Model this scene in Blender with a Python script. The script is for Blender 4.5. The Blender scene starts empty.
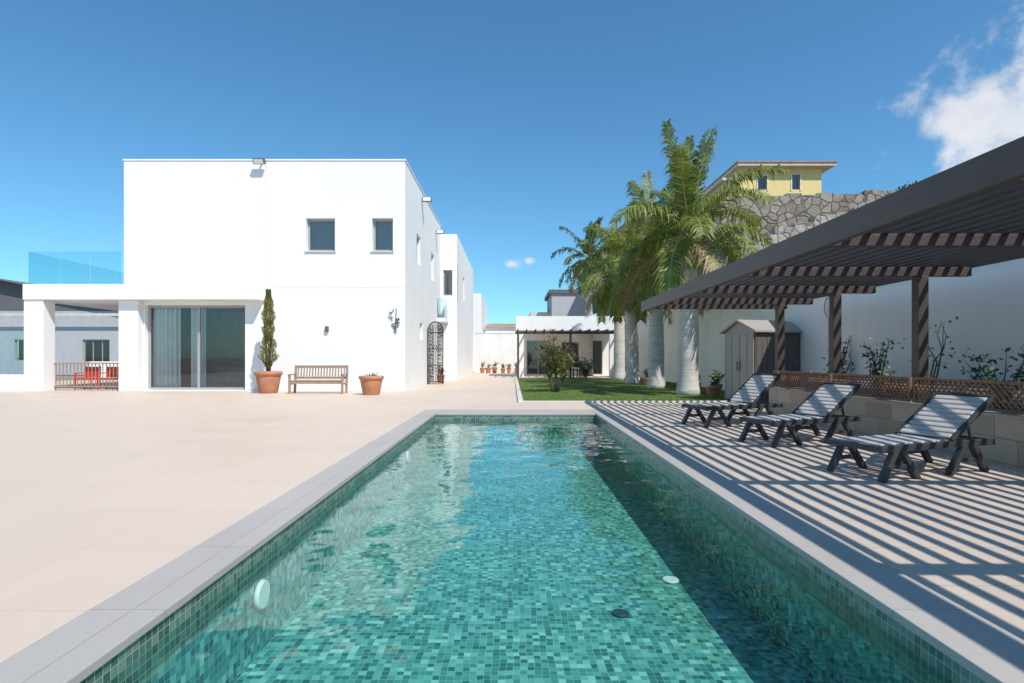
import bpy, math, random
from mathutils import Vector, Matrix
random.seed(7)
S=bpy.context.scene
S.view_settings.view_transform='Standard'
S.view_settings.look='None'
S.view_settings.exposure=0
R=math.radians

# ------------------------------------------------------------ materials
def new_mat(name):
    m=bpy.data.materials.new(name); m.use_nodes=True
    nt=m.node_tree; bs=nt.nodes['Principled BSDF']
    return m,nt,bs
def N(nt,t,**k):
    n=nt.nodes.new(t)
    for a,b in k.items(): setattr(n,a,b)
    return n
def L(nt,a,b): nt.links.new(a,b)
def math_n(nt,op,a,b=None):
    n=N(nt,'ShaderNodeMath',operation=op)
    for i,s in enumerate((a,b)):
        if s is None: continue
        if isinstance(s,(int,float)): n.inputs[i].default_value=s
        else: L(nt,s,n.inputs[i])
    return n.outputs[0]
def mixc(nt,f,a,b,bt='MIX'):
    n=N(nt,'ShaderNodeMix',data_type='RGBA',blend_type=bt)
    for i,s in ((0,f),(6,a),(7,b)):
        if isinstance(s,(int,float)): n.inputs[i].default_value=s
        elif isinstance(s,tuple): n.inputs[i].default_value=(s[0],s[1],s[2],1)
        else: L(nt,s,n.inputs[i])
    return n.outputs[2]
def noise(nt,vec,scale,detail=4,rough=.55):
    n=N(nt,'ShaderNodeTexNoise'); n.inputs['Scale'].default_value=scale
    n.inputs['Detail'].default_value=detail; n.inputs['Roughness'].default_value=rough
    if vec is not None: L(nt,vec,n.inputs['Vector'])
    return n.outputs['Fac']
def sc(c,k): return tuple(min(1,x*k) for x in c)
def mat(name,col,rough=.6,var=.12,scale=3.0,bump=0.0,bscale=60,metal=0,fine=.05,spec=None,stretch=None,streak=0):
    m,nt,bs=new_mat(name)
    tc=N(nt,'ShaderNodeTexCoord'); v=tc.outputs['Object']
    if stretch:
        mp=N(nt,'ShaderNodeMapping'); mp.inputs['Scale'].default_value=stretch
        L(nt,v,mp.inputs[0]); v=mp.outputs[0]
    a=noise(nt,v,scale,4)
    mr=N(nt,'ShaderNodeMapRange'); L(nt,a,mr.inputs[0]); mr.inputs[1].default_value=.3; mr.inputs[2].default_value=.7
    c=mixc(nt,mr.outputs[0],sc(col,1-var),sc(col,1+var))
    if fine:
        f=noise(nt,v,bscale,2)
        c=mixc(nt,f,c,mixc(nt,1.0,c,(1-fine*3,)*3,'MULTIPLY'))
    if streak:
        mp=N(nt,'ShaderNodeMapping'); mp.inputs['Scale'].default_value=(2.2,2.2,.12); L(nt,tc.outputs['Object'],mp.inputs[0])
        q=noise(nt,mp.outputs[0],1.0,4,.6); mq=N(nt,'ShaderNodeMapRange'); L(nt,q,mq.inputs[0]); mq.inputs[1].default_value=.52; mq.inputs[2].default_value=.75
        c=mixc(nt,mq.outputs[0],c,mixc(nt,1.0,c,(1-streak,1-streak*1.1,1-streak*1.25),'MULTIPLY'))
    L(nt,c,bs.inputs['Base Color'])
    bs.inputs['Roughness'].default_value=rough; bs.inputs['Metallic'].default_value=metal
    if spec is not None: bs.inputs['Specular IOR Level'].default_value=spec
    if bump:
        b=N(nt,'ShaderNodeBump'); b.inputs['Strength'].default_value=bump; b.inputs['Distance'].default_value=.01
        L(nt,noise(nt,v,bscale,3),b.inputs['Height']); L(nt,b.outputs[0],bs.inputs['Normal'])
    return m
def tile_mat(name,col,w,h,grout,axes='XY',gw=.004,var=.06,rough=.55,offset=0.0,blot=.05,bump=.3):
    m,nt,bs=new_mat(name)
    tc=N(nt,'ShaderNodeTexCoord'); sp=N(nt,'ShaderNodeSeparateXYZ'); L(nt,tc.outputs['Object'],sp.inputs[0])
    cb=N(nt,'ShaderNodeCombineXYZ'); L(nt,sp.outputs[axes[0]],cb.inputs[0]); L(nt,sp.outputs[axes[1]],cb.inputs[1])
    br=N(nt,'ShaderNodeTexBrick'); br.offset=offset; br.squash=1
    L(nt,cb.outputs[0],br.inputs['Vector'])
    br.inputs['Scale'].default_value=1; br.inputs['Mortar Size'].default_value=gw
    br.inputs['Mortar Smooth'].default_value=.3
    br.inputs['Brick Width'].default_value=w; br.inputs['Row Height'].default_value=h
    br.inputs['Color1'].default_value=(*sc(col,1-var),1); br.inputs['Color2'].default_value=(*sc(col,1+var),1)
    br.inputs['Mortar'].default_value=(*grout,1)
    n1=noise(nt,tc.outputs['Object'],.8,4); n2=noise(nt,tc.outputs['Object'],22,3)
    c=mixc(nt,n1,mixc(nt,1.0,br.outputs[0],(1-blot*2,)*3,'MULTIPLY'),br.outputs[0])
    c=mixc(nt,n2,c,mixc(nt,1.0,c,(.90,.89,.88),'MULTIPLY'))
    st=noise(nt,tc.outputs['Object'],.33,5,.65)
    mr=N(nt,'ShaderNodeMapRange'); L(nt,st,mr.inputs[0]); mr.inputs[1].default_value=.50; mr.inputs[2].default_value=.70
    c=mixc(nt,mr.outputs[0],c,mixc(nt,1.0,c,(.91,.885,.86),'MULTIPLY'))
    L(nt,c,bs.inputs['Base Color']); bs.inputs['Roughness'].default_value=rough
    b=N(nt,'ShaderNodeBump'); b.inputs['Strength'].default_value=bump; b.inputs['Distance'].default_value=.003
    b.invert=True; L(nt,br.outputs['Fac'],b.inputs['Height']); L(nt,b.outputs[0],bs.inputs['Normal'])
    return m
def mosaic_mat(name,stops,grout,size=.04,wob=0.0,g=.07,rough=.25):
    m,nt,bs=new_mat(name)
    uv=N(nt,'ShaderNodeUVMap').outputs[0]
    if wob:
        nz=N(nt,'ShaderNodeTexNoise'); nz.inputs['Scale'].default_value=3.0; nz.inputs['Detail'].default_value=2
        L(nt,uv,nz.inputs['Vector'])
        sb=N(nt,'ShaderNodeVectorMath',operation='SUBTRACT'); L(nt,nz.outputs['Color'],sb.inputs[0]); sb.inputs[1].default_value=(.5,.5,.5)
        s2=N(nt,'ShaderNodeVectorMath',operation='SCALE'); L(nt,sb.outputs[0],s2.inputs[0]); s2.inputs['Scale'].default_value=wob
        ad=N(nt,'ShaderNodeVectorMath',operation='ADD'); L(nt,uv,ad.inputs[0]); L(nt,s2.outputs[0],ad.inputs[1]); uv=ad.outputs[0]
    s=N(nt,'ShaderNodeVectorMath',operation='SCALE'); L(nt,uv,s.inputs[0]); s.inputs['Scale'].default_value=1/size
    fl=N(nt,'ShaderNodeVectorMath',operation='FLOOR'); L(nt,s.outputs[0],fl.inputs[0])
    wn=N(nt,'ShaderNodeTexWhiteNoise',noise_dimensions='2D'); L(nt,fl.outputs[0],wn.inputs['Vector'])
    cr=N(nt,'ShaderNodeValToRGB'); cr.color_ramp.interpolation='LINEAR'
    e=cr.color_ramp.elements
    e[0].position=stops[0][0]; e[0].color=(*stops[0][1],1); e[1].position=stops[-1][0]; e[1].color=(*stops[-1][1],1)
    for p,c in stops[1:-1]:
        q=e.new(p); q.color=(*c,1)
    L(nt,wn.outputs['Value'],cr.inputs[0])
    fr=N(nt,'ShaderNodeVectorMath',operation='FRACTION'); L(nt,s.outputs[0],fr.inputs[0])
    sp=N(nt,'ShaderNodeSeparateXYZ'); L(nt,fr.outputs[0],sp.inputs[0])
    mn=math_n(nt,'MINIMUM',sp.outputs[0],sp.outputs[1])
    gm=math_n(nt,'LESS_THAN',mn,g)
    n1=noise(nt,uv,.9,3)
    c=mixc(nt,gm,cr.outputs[0],grout)
    c=mixc(nt,n1,mixc(nt,1.0,c,(.78,.82,.83),'MULTIPLY'),c)
    L(nt,c,bs.inputs['Base Color']); bs.inputs['Roughness'].default_value=rough
    return m
def glass_mat(name,tint=(.85,.93,.93),ior=1.5,bump=None,rough=0.0,boost=0.0):
    m=bpy.data.materials.new(name); m.use_nodes=True; nt=m.node_tree
    for n in list(nt.nodes):
        if n.type!='OUTPUT_MATERIAL': nt.nodes.remove(n)
    out=[n for n in nt.nodes][0]
    tr=N(nt,'ShaderNodeBsdfTransparent'); tr.inputs[0].default_value=(*tint,1)
    gl=N(nt,'ShaderNodeBsdfGlossy'); gl.inputs['Roughness'].default_value=rough; gl.inputs[0].default_value=(1,1,1,1)
    fr=N(nt,'ShaderNodeFresnel'); fr.inputs[0].default_value=ior
    mx=N(nt,'ShaderNodeMixShader')
    f=fr.outputs[0]
    if boost: f=math_n(nt,'ADD',f,boost)
    L(nt,f,mx.inputs[0]); L(nt,tr.outputs[0],mx.inputs[1]); L(nt,gl.outputs[0],mx.inputs[2]); L(nt,mx.outputs[0],out.inputs[0])
    if bump:
        tc=N(nt,'ShaderNodeTexCoord')
        h1=noise(nt,tc.outputs['Object'],bump[0],1,.5); h2=noise(nt,tc.outputs['Object'],bump[0]*3.3,1,.5)
        h=math_n(nt,'ADD',h1,math_n(nt,'MULTIPLY',h2,.22))
        b=N(nt,'ShaderNodeBump'); b.inputs['Strength'].default_value=1; b.inputs['Distance'].default_value=bump[1]
        L(nt,h,b.inputs['Height']); L(nt,b.outputs[0],gl.inputs['Normal']); L(nt,b.outputs[0],fr.inputs['Normal'])
    return m
def leaf_mat(name,c1,c2,trans=.35,rough=.5):
    m,nt,bs=new_mat(name)
    out=[n for n in nt.nodes if n.type=='OUTPUT_MATERIAL'][0]
    tc=N(nt,'ShaderNodeTexCoord'); f=noise(nt,tc.outputs['Object'],2.2,3)
    mr=N(nt,'ShaderNodeMapRange'); L(nt,f,mr.inputs[0]); mr.inputs[1].default_value=.35; mr.inputs[2].default_value=.65
    c=mixc(nt,mr.outputs[0],c1,c2); L(nt,c,bs.inputs['Base Color']); bs.inputs['Roughness'].default_value=rough
    t=N(nt,'ShaderNodeBsdfTranslucent'); L(nt,mixc(nt,1.0,c,(1.0,1.0,.6),'MULTIPLY'),t.inputs[0])
    mx=N(nt,'ShaderNodeMixShader'); mx.inputs[0].default_value=trans
    L(nt,bs.outputs[0],mx.inputs[1]); L(nt,t.outputs[0],mx.inputs[2]); L(nt,mx.outputs[0],out.inputs[0])
    return m

M={}
M['white']=mat('white_render',(.83,.825,.815),.85,.02,.5,.15,90,fine=.02,streak=.035)
M['joint']=mat('render_joint',(.55,.55,.56),.9)
M['wallwhite']=mat('white_wall_paint',(.85,.83,.795),.85,.04,.7,.2,60,fine=.02,streak=.08)
M['decking']=tile_mat('beige_paving',(.68,.545,.435),.9,.9,(.57,.46,.37),'XY',.004,.018,.6,blot=.03)
M['deck2']=tile_mat('taupe_paving',(.60,.50,.42),.6,.6,(.41,.345,.295),'XY',.005,.03,.6,blot=.05)
M['coping']=tile_mat('coping_stone',(.46,.425,.39),.9,.9,(.33,.30,.27),'XY',.004,.03,.6)
M['planter']=tile_mat('planter_tile',(.56,.44,.33),.6,.28,(.27,.21,.17),'YZ',.006,.22,.5,offset=.5,blot=.14)
M['alu']=mat('aluminium_frame',(.40,.39,.38),.4,.05,metal=.1)
M['blind']=mat('roller_blind',(.36,.35,.35),.7,.05)
M['dark']=mat('dark_metal',(.03,.028,.027),.45,.1)
M['pergola']=mat('brown_painted_timber',(.075,.052,.045),.5,.18,4,.15,40,stretch=(8,1,8))
M['wood']=mat('weathered_wood',(.36,.25,.175),.6,.2,6,.2,60,stretch=(1,6,6))
M['darkwood']=mat('carved_dark_wood',(.075,.055,.045),.5,.3,12,.4,40)
M['lattice']=mat('lattice_wood',(.25,.12,.065),.6,.2,8)
M['terracotta']=mat('terracotta',(.52,.22,.12),.7,.15,6,.1,50)
M['soil']=mat('soil',(.10,.07,.05),.95,.3,8,.6,30)
M['ground']=mat('dry_earth',(.30,.25,.20),.95,.3,.05,0,1)
M['glass']=glass_mat('window_glass',(.92,.95,.95),1.5,boost=.06)
M['bglass']=glass_mat('balustrade_glass',(.68,.87,.89),1.45,boost=.03)
M['interior']=mat('interior_plaster',(.65,.60,.54),.8)
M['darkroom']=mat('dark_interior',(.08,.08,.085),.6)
M['curtain']=mat('curtain_fabric',(.82,.82,.80),.8,.05)
M['lframe']=mat('charcoal_plastic',(.045,.047,.052),.4,.1)
M['lslat']=mat('grey_plastic_slat',(.50,.48,.465),.5,.06)
M['red']=mat('red_plastic',(.62,.03,.02),.4)
M['yellow']=mat('yellow_render',(.80,.62,.27),.8,.05)
M['cream']=mat('cream_trim',(.78,.68,.56),.8)
M['rooftile']=mat('clay_roof_tile',(.42,.22,.14),.8,.2,4)
M['greyrender']=mat('grey_render',(.46,.47,.50),.85,.06,streak=.1)
M['slate']=mat('dark_roof',(.13,.13,.14),.7,.1)
M['shed1']=mat('taupe_resin',(.38,.33,.29),.55,.06,5,.1,40)
M['shed2']=mat('brown_resin',(.13,.11,.10),.55,.08,5,.1,40)
M['kerb']=mat('pale_kerb',(.62,.58,.52),.8)
M['trunk']=mat('palm_trunk_bark',(.60,.57,.53),.85,.20,3,.6,10,stretch=(.6,.6,5),fine=.08)
M['shaft']=mat('palm_crownshaft',(.22,.27,.08),.45,.2,3)
M['frond']=leaf_mat('palm_frond',(.11,.16,.03),(.27,.31,.065),.4)
M['frond2']=leaf_mat('palm_frond_dark',(.05,.095,.03),(.11,.16,.045),.3)
M['rachis']=mat('frond_rib',(.30,.31,.11),.5)
M['dry']=leaf_mat('dry_frond',(.28,.21,.10),(.38,.30,.15),.25)
M['leaf']=leaf_mat('shrub_leaf',(.045,.09,.022),(.11,.16,.045),.3)
M['leafy']=leaf_mat('shrub_leaf_yellow',(.19,.18,.045),(.42,.36,.12),.35)
M['flower']=mat('white_petals',(.75,.75,.70),.6)
M['twig']=mat('twig_bark',(.14,.105,.08),.9)
M['grass']=leaf_mat('grass_blade',(.10,.18,.02),(.18,.26,.05),.3)
M['turf']=mat('turf_soil',(.10,.155,.03),.95,.25,1.2,.5,80)
M['whiteplastic']=mat('white_plastic',(.8,.8,.8),.4,.02)
M['lampgrey']=mat('lamp_housing',(.12,.12,.12),.4)
M['grille']=mat('drain_grille',(.02,.05,.05),.5)
M['mosaic']=mosaic_mat('pool_mosaic',[(0,(.028,.12,.108)),(.3,(.07,.24,.215)),(.65,(.13,.37,.33)),(.88,(.22,.48,.43)),(1,(.38,.64,.58))],(.30,.47,.43),.045,.055)
M['mosaicw']=mosaic_mat('waterline_mosaic',[(0,(.045,.09,.075)),(.5,(.10,.17,.14)),(1,(.18,.26,.22))],(.38,.41,.36),.045,0,.09)
M['water']=glass_mat('pool_water',(.70,.915,.90),1.333,bump=(1.7,.022))
def rock_mat(name,c1,c2,scale,bump=1.0,edge=.8):
    m,nt,bs=new_mat(name); tc=N(nt,'ShaderNodeTexCoord'); v=tc.outputs['Object']
    nz=N(nt,'ShaderNodeTexNoise'); nz.inputs['Scale'].default_value=scale*1.5; L(nt,v,nz.inputs['Vector'])
    s2=N(nt,'ShaderNodeVectorMath',operation='SCALE'); L(nt,nz.outputs['Color'],s2.inputs[0]); s2.inputs['Scale'].default_value=.35/scale
    ad=N(nt,'ShaderNodeVectorMath',operation='ADD'); L(nt,v,ad.inputs[0]); L(nt,s2.outputs[0],ad.inputs[1]); v2=ad.outputs[0]
    vo=N(nt,'ShaderNodeTexVoronoi',feature='DISTANCE_TO_EDGE'); vo.inputs['Scale'].default_value=scale; L(nt,v2,vo.inputs['Vector'])
    vc=N(nt,'ShaderNodeTexVoronoi'); vc.inputs['Scale'].default_value=scale; L(nt,v2,vc.inputs['Vector'])
    sp=N(nt,'ShaderNodeSeparateColor'); L(nt,vc.outputs['Color'],sp.inputs[0])
    c=mixc(nt,sp.outputs[0],c1,c2)
    e=N(nt,'ShaderNodeMapRange'); L(nt,vo.outputs['Distance'],e.inputs[0]); e.inputs[2].default_value=.08; 
    c=mixc(nt,e.outputs[0],sc(c1,edge),c)
    c=mixc(nt,noise(nt,v,.3,6,.7),mixc(nt,1.0,c,(.5,.47,.45),'MULTIPLY'),c)
    L(nt,c,bs.inputs['Base Color']); bs.inputs['Roughness'].default_value=.95
    b=N(nt,'ShaderNodeBump'); b.inputs['Strength'].default_value=bump; b.inputs['Distance'].default_value=.1
    L(nt,math_n(nt,'ADD',math_n(nt,'MULTIPLY',e.outputs[0],.4),noise(nt,v,scale*2,4)),b.inputs['Height']); L(nt,b.outputs[0],bs.inputs['Normal'])
    return m
M['stone']=rock_mat('retaining_stone',(.30,.245,.20),(.52,.44,.365),1.3,1.0,.5)
M['stone2']=rock_mat('pale_retaining_stone',(.40,.355,.31),(.60,.54,.475),1.8,1.0,.6)
M['hill']=rock_mat('hillside_rock',(.12,.095,.07),(.26,.20,.15),.5)

# ------------------------------------------------------------ mesh builder
class B:
    def __init__(s): s.v=[];s.f=[];s.m=[];s.s=[];s.mats=[];s.uv={}
    def mi(s,k):
        if k not in s.mats: s.mats.append(k)
        return s.mats.index(k)
    def face(s,pts,k,smooth=False,uv=None):
        n=len(s.v); s.v+= [tuple(p) for p in pts]; s.f.append(tuple(range(n,n+len(pts)))); s.m.append(s.mi(k)); s.s.append(smooth)
        if uv: s.uv[len(s.f)-1]=uv
    def box(s,x0,x1,y0,y1,z0,z1,k,T=None):
        P=[Vector((x,y,z)) for z in (z0,z1) for y in (y0,y1) for x in (x0,x1)]
        if T: P=[T@p for p in P]
        n=len(s.v); s.v+=[tuple(p) for p in P]
        for q in ((0,2,3,1),(4,5,7,6),(0,1,5,4),(2,6,7,3),(0,4,6,2),(1,3,7,5)):
            s.f.append(tuple(n+i for i in q)); s.m.append(s.mi(k)); s.s.append(False)
    def beam(s,p0,p1,w,h,k,up=(0,0,1)):
        p0=Vector(p0);p1=Vector(p1);d=p1-p0;l=d.length;d.normalize();u=Vector(up)
        if abs(d.dot(u))>.98:u=Vector((1,0,0))
        a=d.cross(u).normalized();c=a.cross(d)
        T=Matrix((( d.x,a.x,c.x,p0.x),(d.y,a.y,c.y,p0.y),(d.z,a.z,c.z,p0.z),(0,0,0,1)))
        s.box(0,l,-w/2,w/2,-h/2,h/2,k,T)
    def tube(s,pts,rad,k,n=8,smooth=True,cap=True):
        pts=[Vector(p) for p in pts]; rings=[]
        prev=Vector((1,0,0))
        for i,p in enumerate(pts):
            d=(pts[min(i+1,len(pts)-1)]-pts[max(i-1,0)]).normalized()
            a=prev-d*prev.dot(d)
            if a.length<1e-3: a=Vector((0,1,0))-d*d.y
            a.normalize();prev=a;b=d.cross(a)
            r=rad[i] if isinstance(rad,(list,tuple)) else rad
            n0=len(s.v); rings.append(n0)
            s.v+=[tuple(p+(a*math.cos(t)+b*math.sin(t))*r) for t in [2*math.pi*j/n for j in range(n)]]
        for i in range(len(rings)-1):
            for j in range(n):
                s.f.append((rings[i]+j,rings[i]+(j+1)%n,rings[i+1]+(j+1)%n,rings[i+1]+j)); s.m.append(s.mi(k)); s.s.append(smooth)
        if cap:
            s.f.append(tuple(rings[0]+j for j in reversed(range(n)))); s.m.append(s.mi(k)); s.s.append(False)
            s.f.append(tuple(rings[-1]+j for j in range(n))); s.m.append(s.mi(k)); s.s.append(False)
    def lathe(s,c,prof,k,n=24,cap=True):
        s.tube([(c[0],c[1],c[2]+z) for r,z in prof],[r for r,z in prof],k,n,True,cap)
    def obj(s,name,parent=None,bevel=0,T=None):
        me=bpy.data.meshes.new(name); me.from_pydata(s.v,[],s.f); 
        for k in s.mats: me.materials.append(M[k])
        me.polygons.foreach_set('material_index',s.m); me.polygons.foreach_set('use_smooth',s.s)
        if s.uv:
            ul=me.uv_layers.new(name='UVMap')
            for fi,uv in s.uv.items():
                for li,c in zip(me.polygons[fi].loop_indices,uv): ul.data[li].uv=c
        me.update()
        o=bpy.data.objects.new(name,me); S.collection.objects.link(o)
        if parent: o.parent=parent
        if T: o.matrix_world=T
        if bevel:
            bv=o.modifiers.new('bevel','BEVEL'); bv.width=bevel; bv.segments=2; bv.limit_method='ANGLE'
        return o
def empty(name,loc=(0,0,0)):
    e=bpy.data.objects.new(name,None); S.collection.objects.link(e); e.empty_display_size=.2; return e

def facade(b,axis,c,u0,u1,z0,z1,ops,depth,k,sgn=1):
    us=sorted({u0,u1}|{o[0] for o in ops}|{o[1] for o in ops}); zs=sorted({z0,z1}|{o[2] for o in ops}|{o[3] for o in ops})
    P=(lambda u,z,d=0:(u,c+sgn*d,z)) if axis=='Y' else (lambda u,z,d=0:(c+sgn*d,u,z))
    for i in range(len(us)-1):
        for j in range(len(zs)-1):
            um=(us[i]+us[i+1])/2; zm=(zs[j]+zs[j+1])/2
            if any(o[0]<um<o[1] and o[2]<zm<o[3] for o in ops): continue
            b.face([P(us[i],zs[j]),P(us[i+1],zs[j]),P(us[i+1],zs[j+1]),P(us[i],zs[j+1])],k)
    for a,bb,za,zb in ops:
        b.face([P(a,za),P(a,za,depth),P(a,zb,depth),P(a,zb)],k)
        b.face([P(bb,za),P(bb,za,depth),P(bb,zb,depth),P(bb,zb)],k)
        b.face([P(a,zb),P(bb,zb),P(bb,zb,depth),P(a,zb,depth)],k)
        b.face([P(a,za),P(bb,za),P(bb,za,depth),P(a,za,depth)],k)
def window(parent,axis,c,ua,ub,za,zb,depth,sgn=1,mull=(),name='window',fw=.06,back='darkroom',bd=.5,sill=False):
    b=B(); d0=depth-.06;d1=depth
    def bx(u0,u1,z0,z1,e0,e1,k):
        a,bb=sorted((c+sgn*e0,c+sgn*e1))
        if axis=='Y': b.box(u0,u1,a,bb,z0,z1,k)
        else: b.box(a,bb,u0,u1,z0,z1,k)
    bx(ua,ua+fw,za,zb,d0,d1,'alu'); bx(ub-fw,ub,za,zb,d0,d1,'alu')
    bx(ua+fw,ub-fw,za,za+fw,d0,d1,'alu'); bx(ua+fw,ub-fw,zb-fw,zb,d0,d1,'alu')
    for m in mull: bx(m-fw/2,m+fw/2,za+fw,zb-fw,d0,d1,'alu')
    if sill: bx(ua-.04,ub+.04,za-.045,za-.002,-.05,.03,'kerb')
    e=c+sgn*(d0+.03)
    if axis=='Y': b.face([(ua+fw,e,za+fw),(ub-fw,e,za+fw),(ub-fw,e,zb-fw),(ua+fw,e,zb-fw)],'glass')
    else: b.face([(e,ua+fw,za+fw),(e,ub-fw,za+fw),(e,ub-fw,zb-fw),(e,ua+fw,zb-fw)],'glass')
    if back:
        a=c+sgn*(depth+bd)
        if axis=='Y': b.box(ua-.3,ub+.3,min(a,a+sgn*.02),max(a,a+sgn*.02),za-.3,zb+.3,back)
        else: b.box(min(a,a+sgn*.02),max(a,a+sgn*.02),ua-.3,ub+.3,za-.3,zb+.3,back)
    b.obj(name,parent)

# ------------------------------------------------------------ ground
PX0,PX1,PY0,PY1=-1.66,1.82,.55,12.3
CX0,CX1,CY0,CY1=-2.01,2.17,.2,13.2
b=B()
def sheet(b,x0,x1,y0,y1,z,k): b.face([(x0,y0,z),(x1,y0,z),(x1,y1,z),(x0,y1,z)],k)
G=3000
sheet(b,-G,-1.9,-G,G,-.06,'ground'); sheet(b,2.05,G,-G,G,-.06,'ground'); sheet(b,-1.9,2.05,-G,.4,-.06,'ground'); sheet(b,-1.9,2.05,12.9,G,-.06,'ground')
b.obj('ground')
b=B()
sheet(b,-24,CX0,-10,CY1,0,'decking'); sheet(b,-24,.3,CY1,60,0,'decking'); sheet(b,.3,7.8,CY1,15.4,0,'decking')
sheet(b,CX0,CX1,-10,CY0,0,'decking'); sheet(b,.3,7.8,34,60,0,'decking')
sheet(b,CX1,7.8,-10,CY1,0,'deck2')
b.obj('patio_paving')
b=B(); sheet(b,.3,7.8,15.4,34,.01,'turf')
for i in range(30000):
    x=random.uniform(.35,7.75); y=15.42+18.5*random.random()**1.4
    h=random.uniform(.02,.055); a=random.uniform(0,6.28); w=.006
    dx,dy=math.cos(a)*w,math.sin(a)*w; lx,ly=random.uniform(-.02,.02),random.uniform(-.02,.02)
    b.face([(x-dx,y-dy,.01),(x+dx,y+dy,.01),(x+lx,y+ly,.01+h)],'grass')
b.obj('lawn')
b=B(); b.box(.16,.3,15.4,34,0,.06,'kerb'); b.box(.16,7.6,15.27,15.4,0,.045,'kerb'); b.obj('lawn_kerb',bevel=.006)

# ------------------------------------------------------------ pool
pool=empty('swimming_pool')
FZ=-.74; WZ=-.13
b=B()
def wallq(p0,p1,z0,z1,k):
    l=(Vector(p1)-Vector(p0)).length
    b.face([(p0[0],p0[1],z0),(p1[0],p1[1],z0),(p1[0],p1[1],z1),(p0[0],p0[1],z1)],k,uv=[(0,z0),(l,z0),(l,z1),(0,z1)])
cs=[(PX0,PY0),(PX1,PY0),(PX1,PY1),(PX0,PY1)]
for i in range(4):
    wallq(cs[i],cs[(i+1)%4],-.25,-.03,'mosaicw'); wallq(cs[i],cs[(i+1)%4],FZ,-.25,'mosaic')
b.face([(PX0,PY0,FZ),(PX1,PY0,FZ),(PX1,PY1,FZ),(PX0,PY1,FZ)],'mosaic',uv=[(0,0),(PX1-PX0,0),(PX1-PX0,PY1-PY0),(0,PY1-PY0)])
b.obj('basin',pool)
b=B(); sheet(b,PX0,PX1,PY0,PY1,WZ,'water'); b.obj('water',pool)
b=B(); zt=.006;zb=-.04;o=.015
b.box(CX0,PX0+o,CY0,CY1,zb,zt,'coping'); b.box(PX1-o,CX1,CY0,CY1,zb,zt,'coping')
b.box(PX0+o,PX1-o,CY0,PY0+o,zb,zt,'coping'); b.box(PX0+o,PX1-o,PY1-o,CY1,zb,zt,'coping'); b.obj('coping',pool,bevel=.006)
b=B()
b.tube([(PX0+.002,3.75,-.36),(PX0+.03,3.75,-.36)],[.10,.085],'whiteplastic',24)
b.tube([(PX0+.002,9,-.36),(PX0+.03,9,-.36)],[.10,.085],'whiteplastic',24)
b.tube([(1.38,4.95,FZ+.004),(1.38,4.95,FZ+.02)],[.075,.065],'whiteplastic',20)
b.tube([(.82,4.3,FZ+.004),(.82,4.3,FZ+.02)],[.065,.06],'grille',20)
b.obj('pool_lights_and_drains',pool)

# ------------------------------------------------------------ main house
H=empty('white_house')
F=20.7; XL,XR=-14.12,-3.89; ZT=8.38
b=B()
W1=(-7.49,-6.44,5.09,6.29); W2=(-5.09,-4.33,5.09,6.29); D=(-13.35,-9.71,.03,3.13)
facade(b,'Y',F,XL,XR,0,ZT,[W1,W2,D],.24,'white')
SW=[(23.2,24.2,5.1,6.3),(24.0,24.8,2.0,2.7),(27.4,28.4,5.0,6.3)]
facade(b,'X',XR,F,31,0,ZT,SW,.2,'white',-1)
b.face([(XL,F,0),(XL,31,0),(XL,31,ZT),(XL,F,ZT)],'white')
b.face([(XL,31,0),(XR,31,0),(XR,31,ZT),(XL,31,ZT)],'white')
sheet(b,XL+.2,XR-.2,F+.2,30.8,ZT-.35,'greyrender')
b.obj('walls',H)
b=B()
b.box(XL-.03,XR+.03,F-.03,F+.2,ZT,ZT+.05,'white'); b.box(XL-.03,XR+.03,30.8,31.03,ZT,ZT+.05,'white')
b.box(XL-.03,XL+.2,F+.2,30.8,ZT,ZT+.05,'white'); b.box(XR-.2,XR+.03,F+.2,30.8,ZT,ZT+.05,'white')
b.box(-8.96,-8.944,F-.004,F+.01,3.8,ZT-.01,'joint'); b.box(-8.94,XR,F-.004,F+.01,3.745,3.76,'joint')
b.obj('parapet_cap',H)
b=B()
b.box(XL-.0,-9.0,F-.55,F-.002,3.27,3.68,'white'); b.box(XL,-13.42,F-.3,F-.002,0,3.27,'white')
b.obj('door_canopy',H,bevel=.02)
window(H,'Y',F,*W1,.24,name='window',fw=.08,back='blind',bd=.03,sill=True); window(H,'Y',F,*W2,.24,name='window',fw=.08,back='blind',bd=.03,sill=True)
for q in SW: window(H,'X',XR,*q,.2,sgn=-1)
window(H,'Y',F,*D,.24,mull=(-11.5,),name='sliding_door',fw=.09,back=None)
b=B()
y0=F+.26;y1=F+5
b.face([(-14,y1,0),(-9,y1,0),(-9,y1,3.3),(-14,y1,3.3)],'interior'); b.face([(-14,y0,.02),(-9,y0,.02),(-9,y1,.02),(-14,y1,.02)],'interior')
b.face([(-14,y0,3.3),(-9,y0,3.3),(-9,y1,3.3),(-14,y1,3.3)],'interior')
b.face([(-14,y0,0),(-14,y1,0),(-14,y1,3.3),(-14,y0,3.3)],'interior'); b.face([(-9,y0,0),(-9,y1,0),(-9,y1,3.3),(-9,y0,3.3)],'interior')
def curtain(xa,xb,yy):
    n=int((xb-xa)/.02)
    for i in range(n):
        x=xa+i*.02; f=lambda x:yy+.05*math.sin(x*32)+.02*math.sin(x*71)
        b.face([(x,f(x),.05),(x+.02,f(x+.02),.05),(x+.02,f(x+.02),3.2),(x,f(x),3.2)],'curtain',True)
curtain(-13.3,-12.3,F+.38); curtain(-11.9,-11.35,F+.38)
b.box(-12.4,-10.2,F+2.2,F+3.1,.02,.45,'greyrender'); b.box(-12.4,-10.2,F+3.1,F+3.35,.02,.85,'greyrender')
b.box(-11.1,-10.3,F+1.0,F+1.6,.35,.4,'wood')
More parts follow.
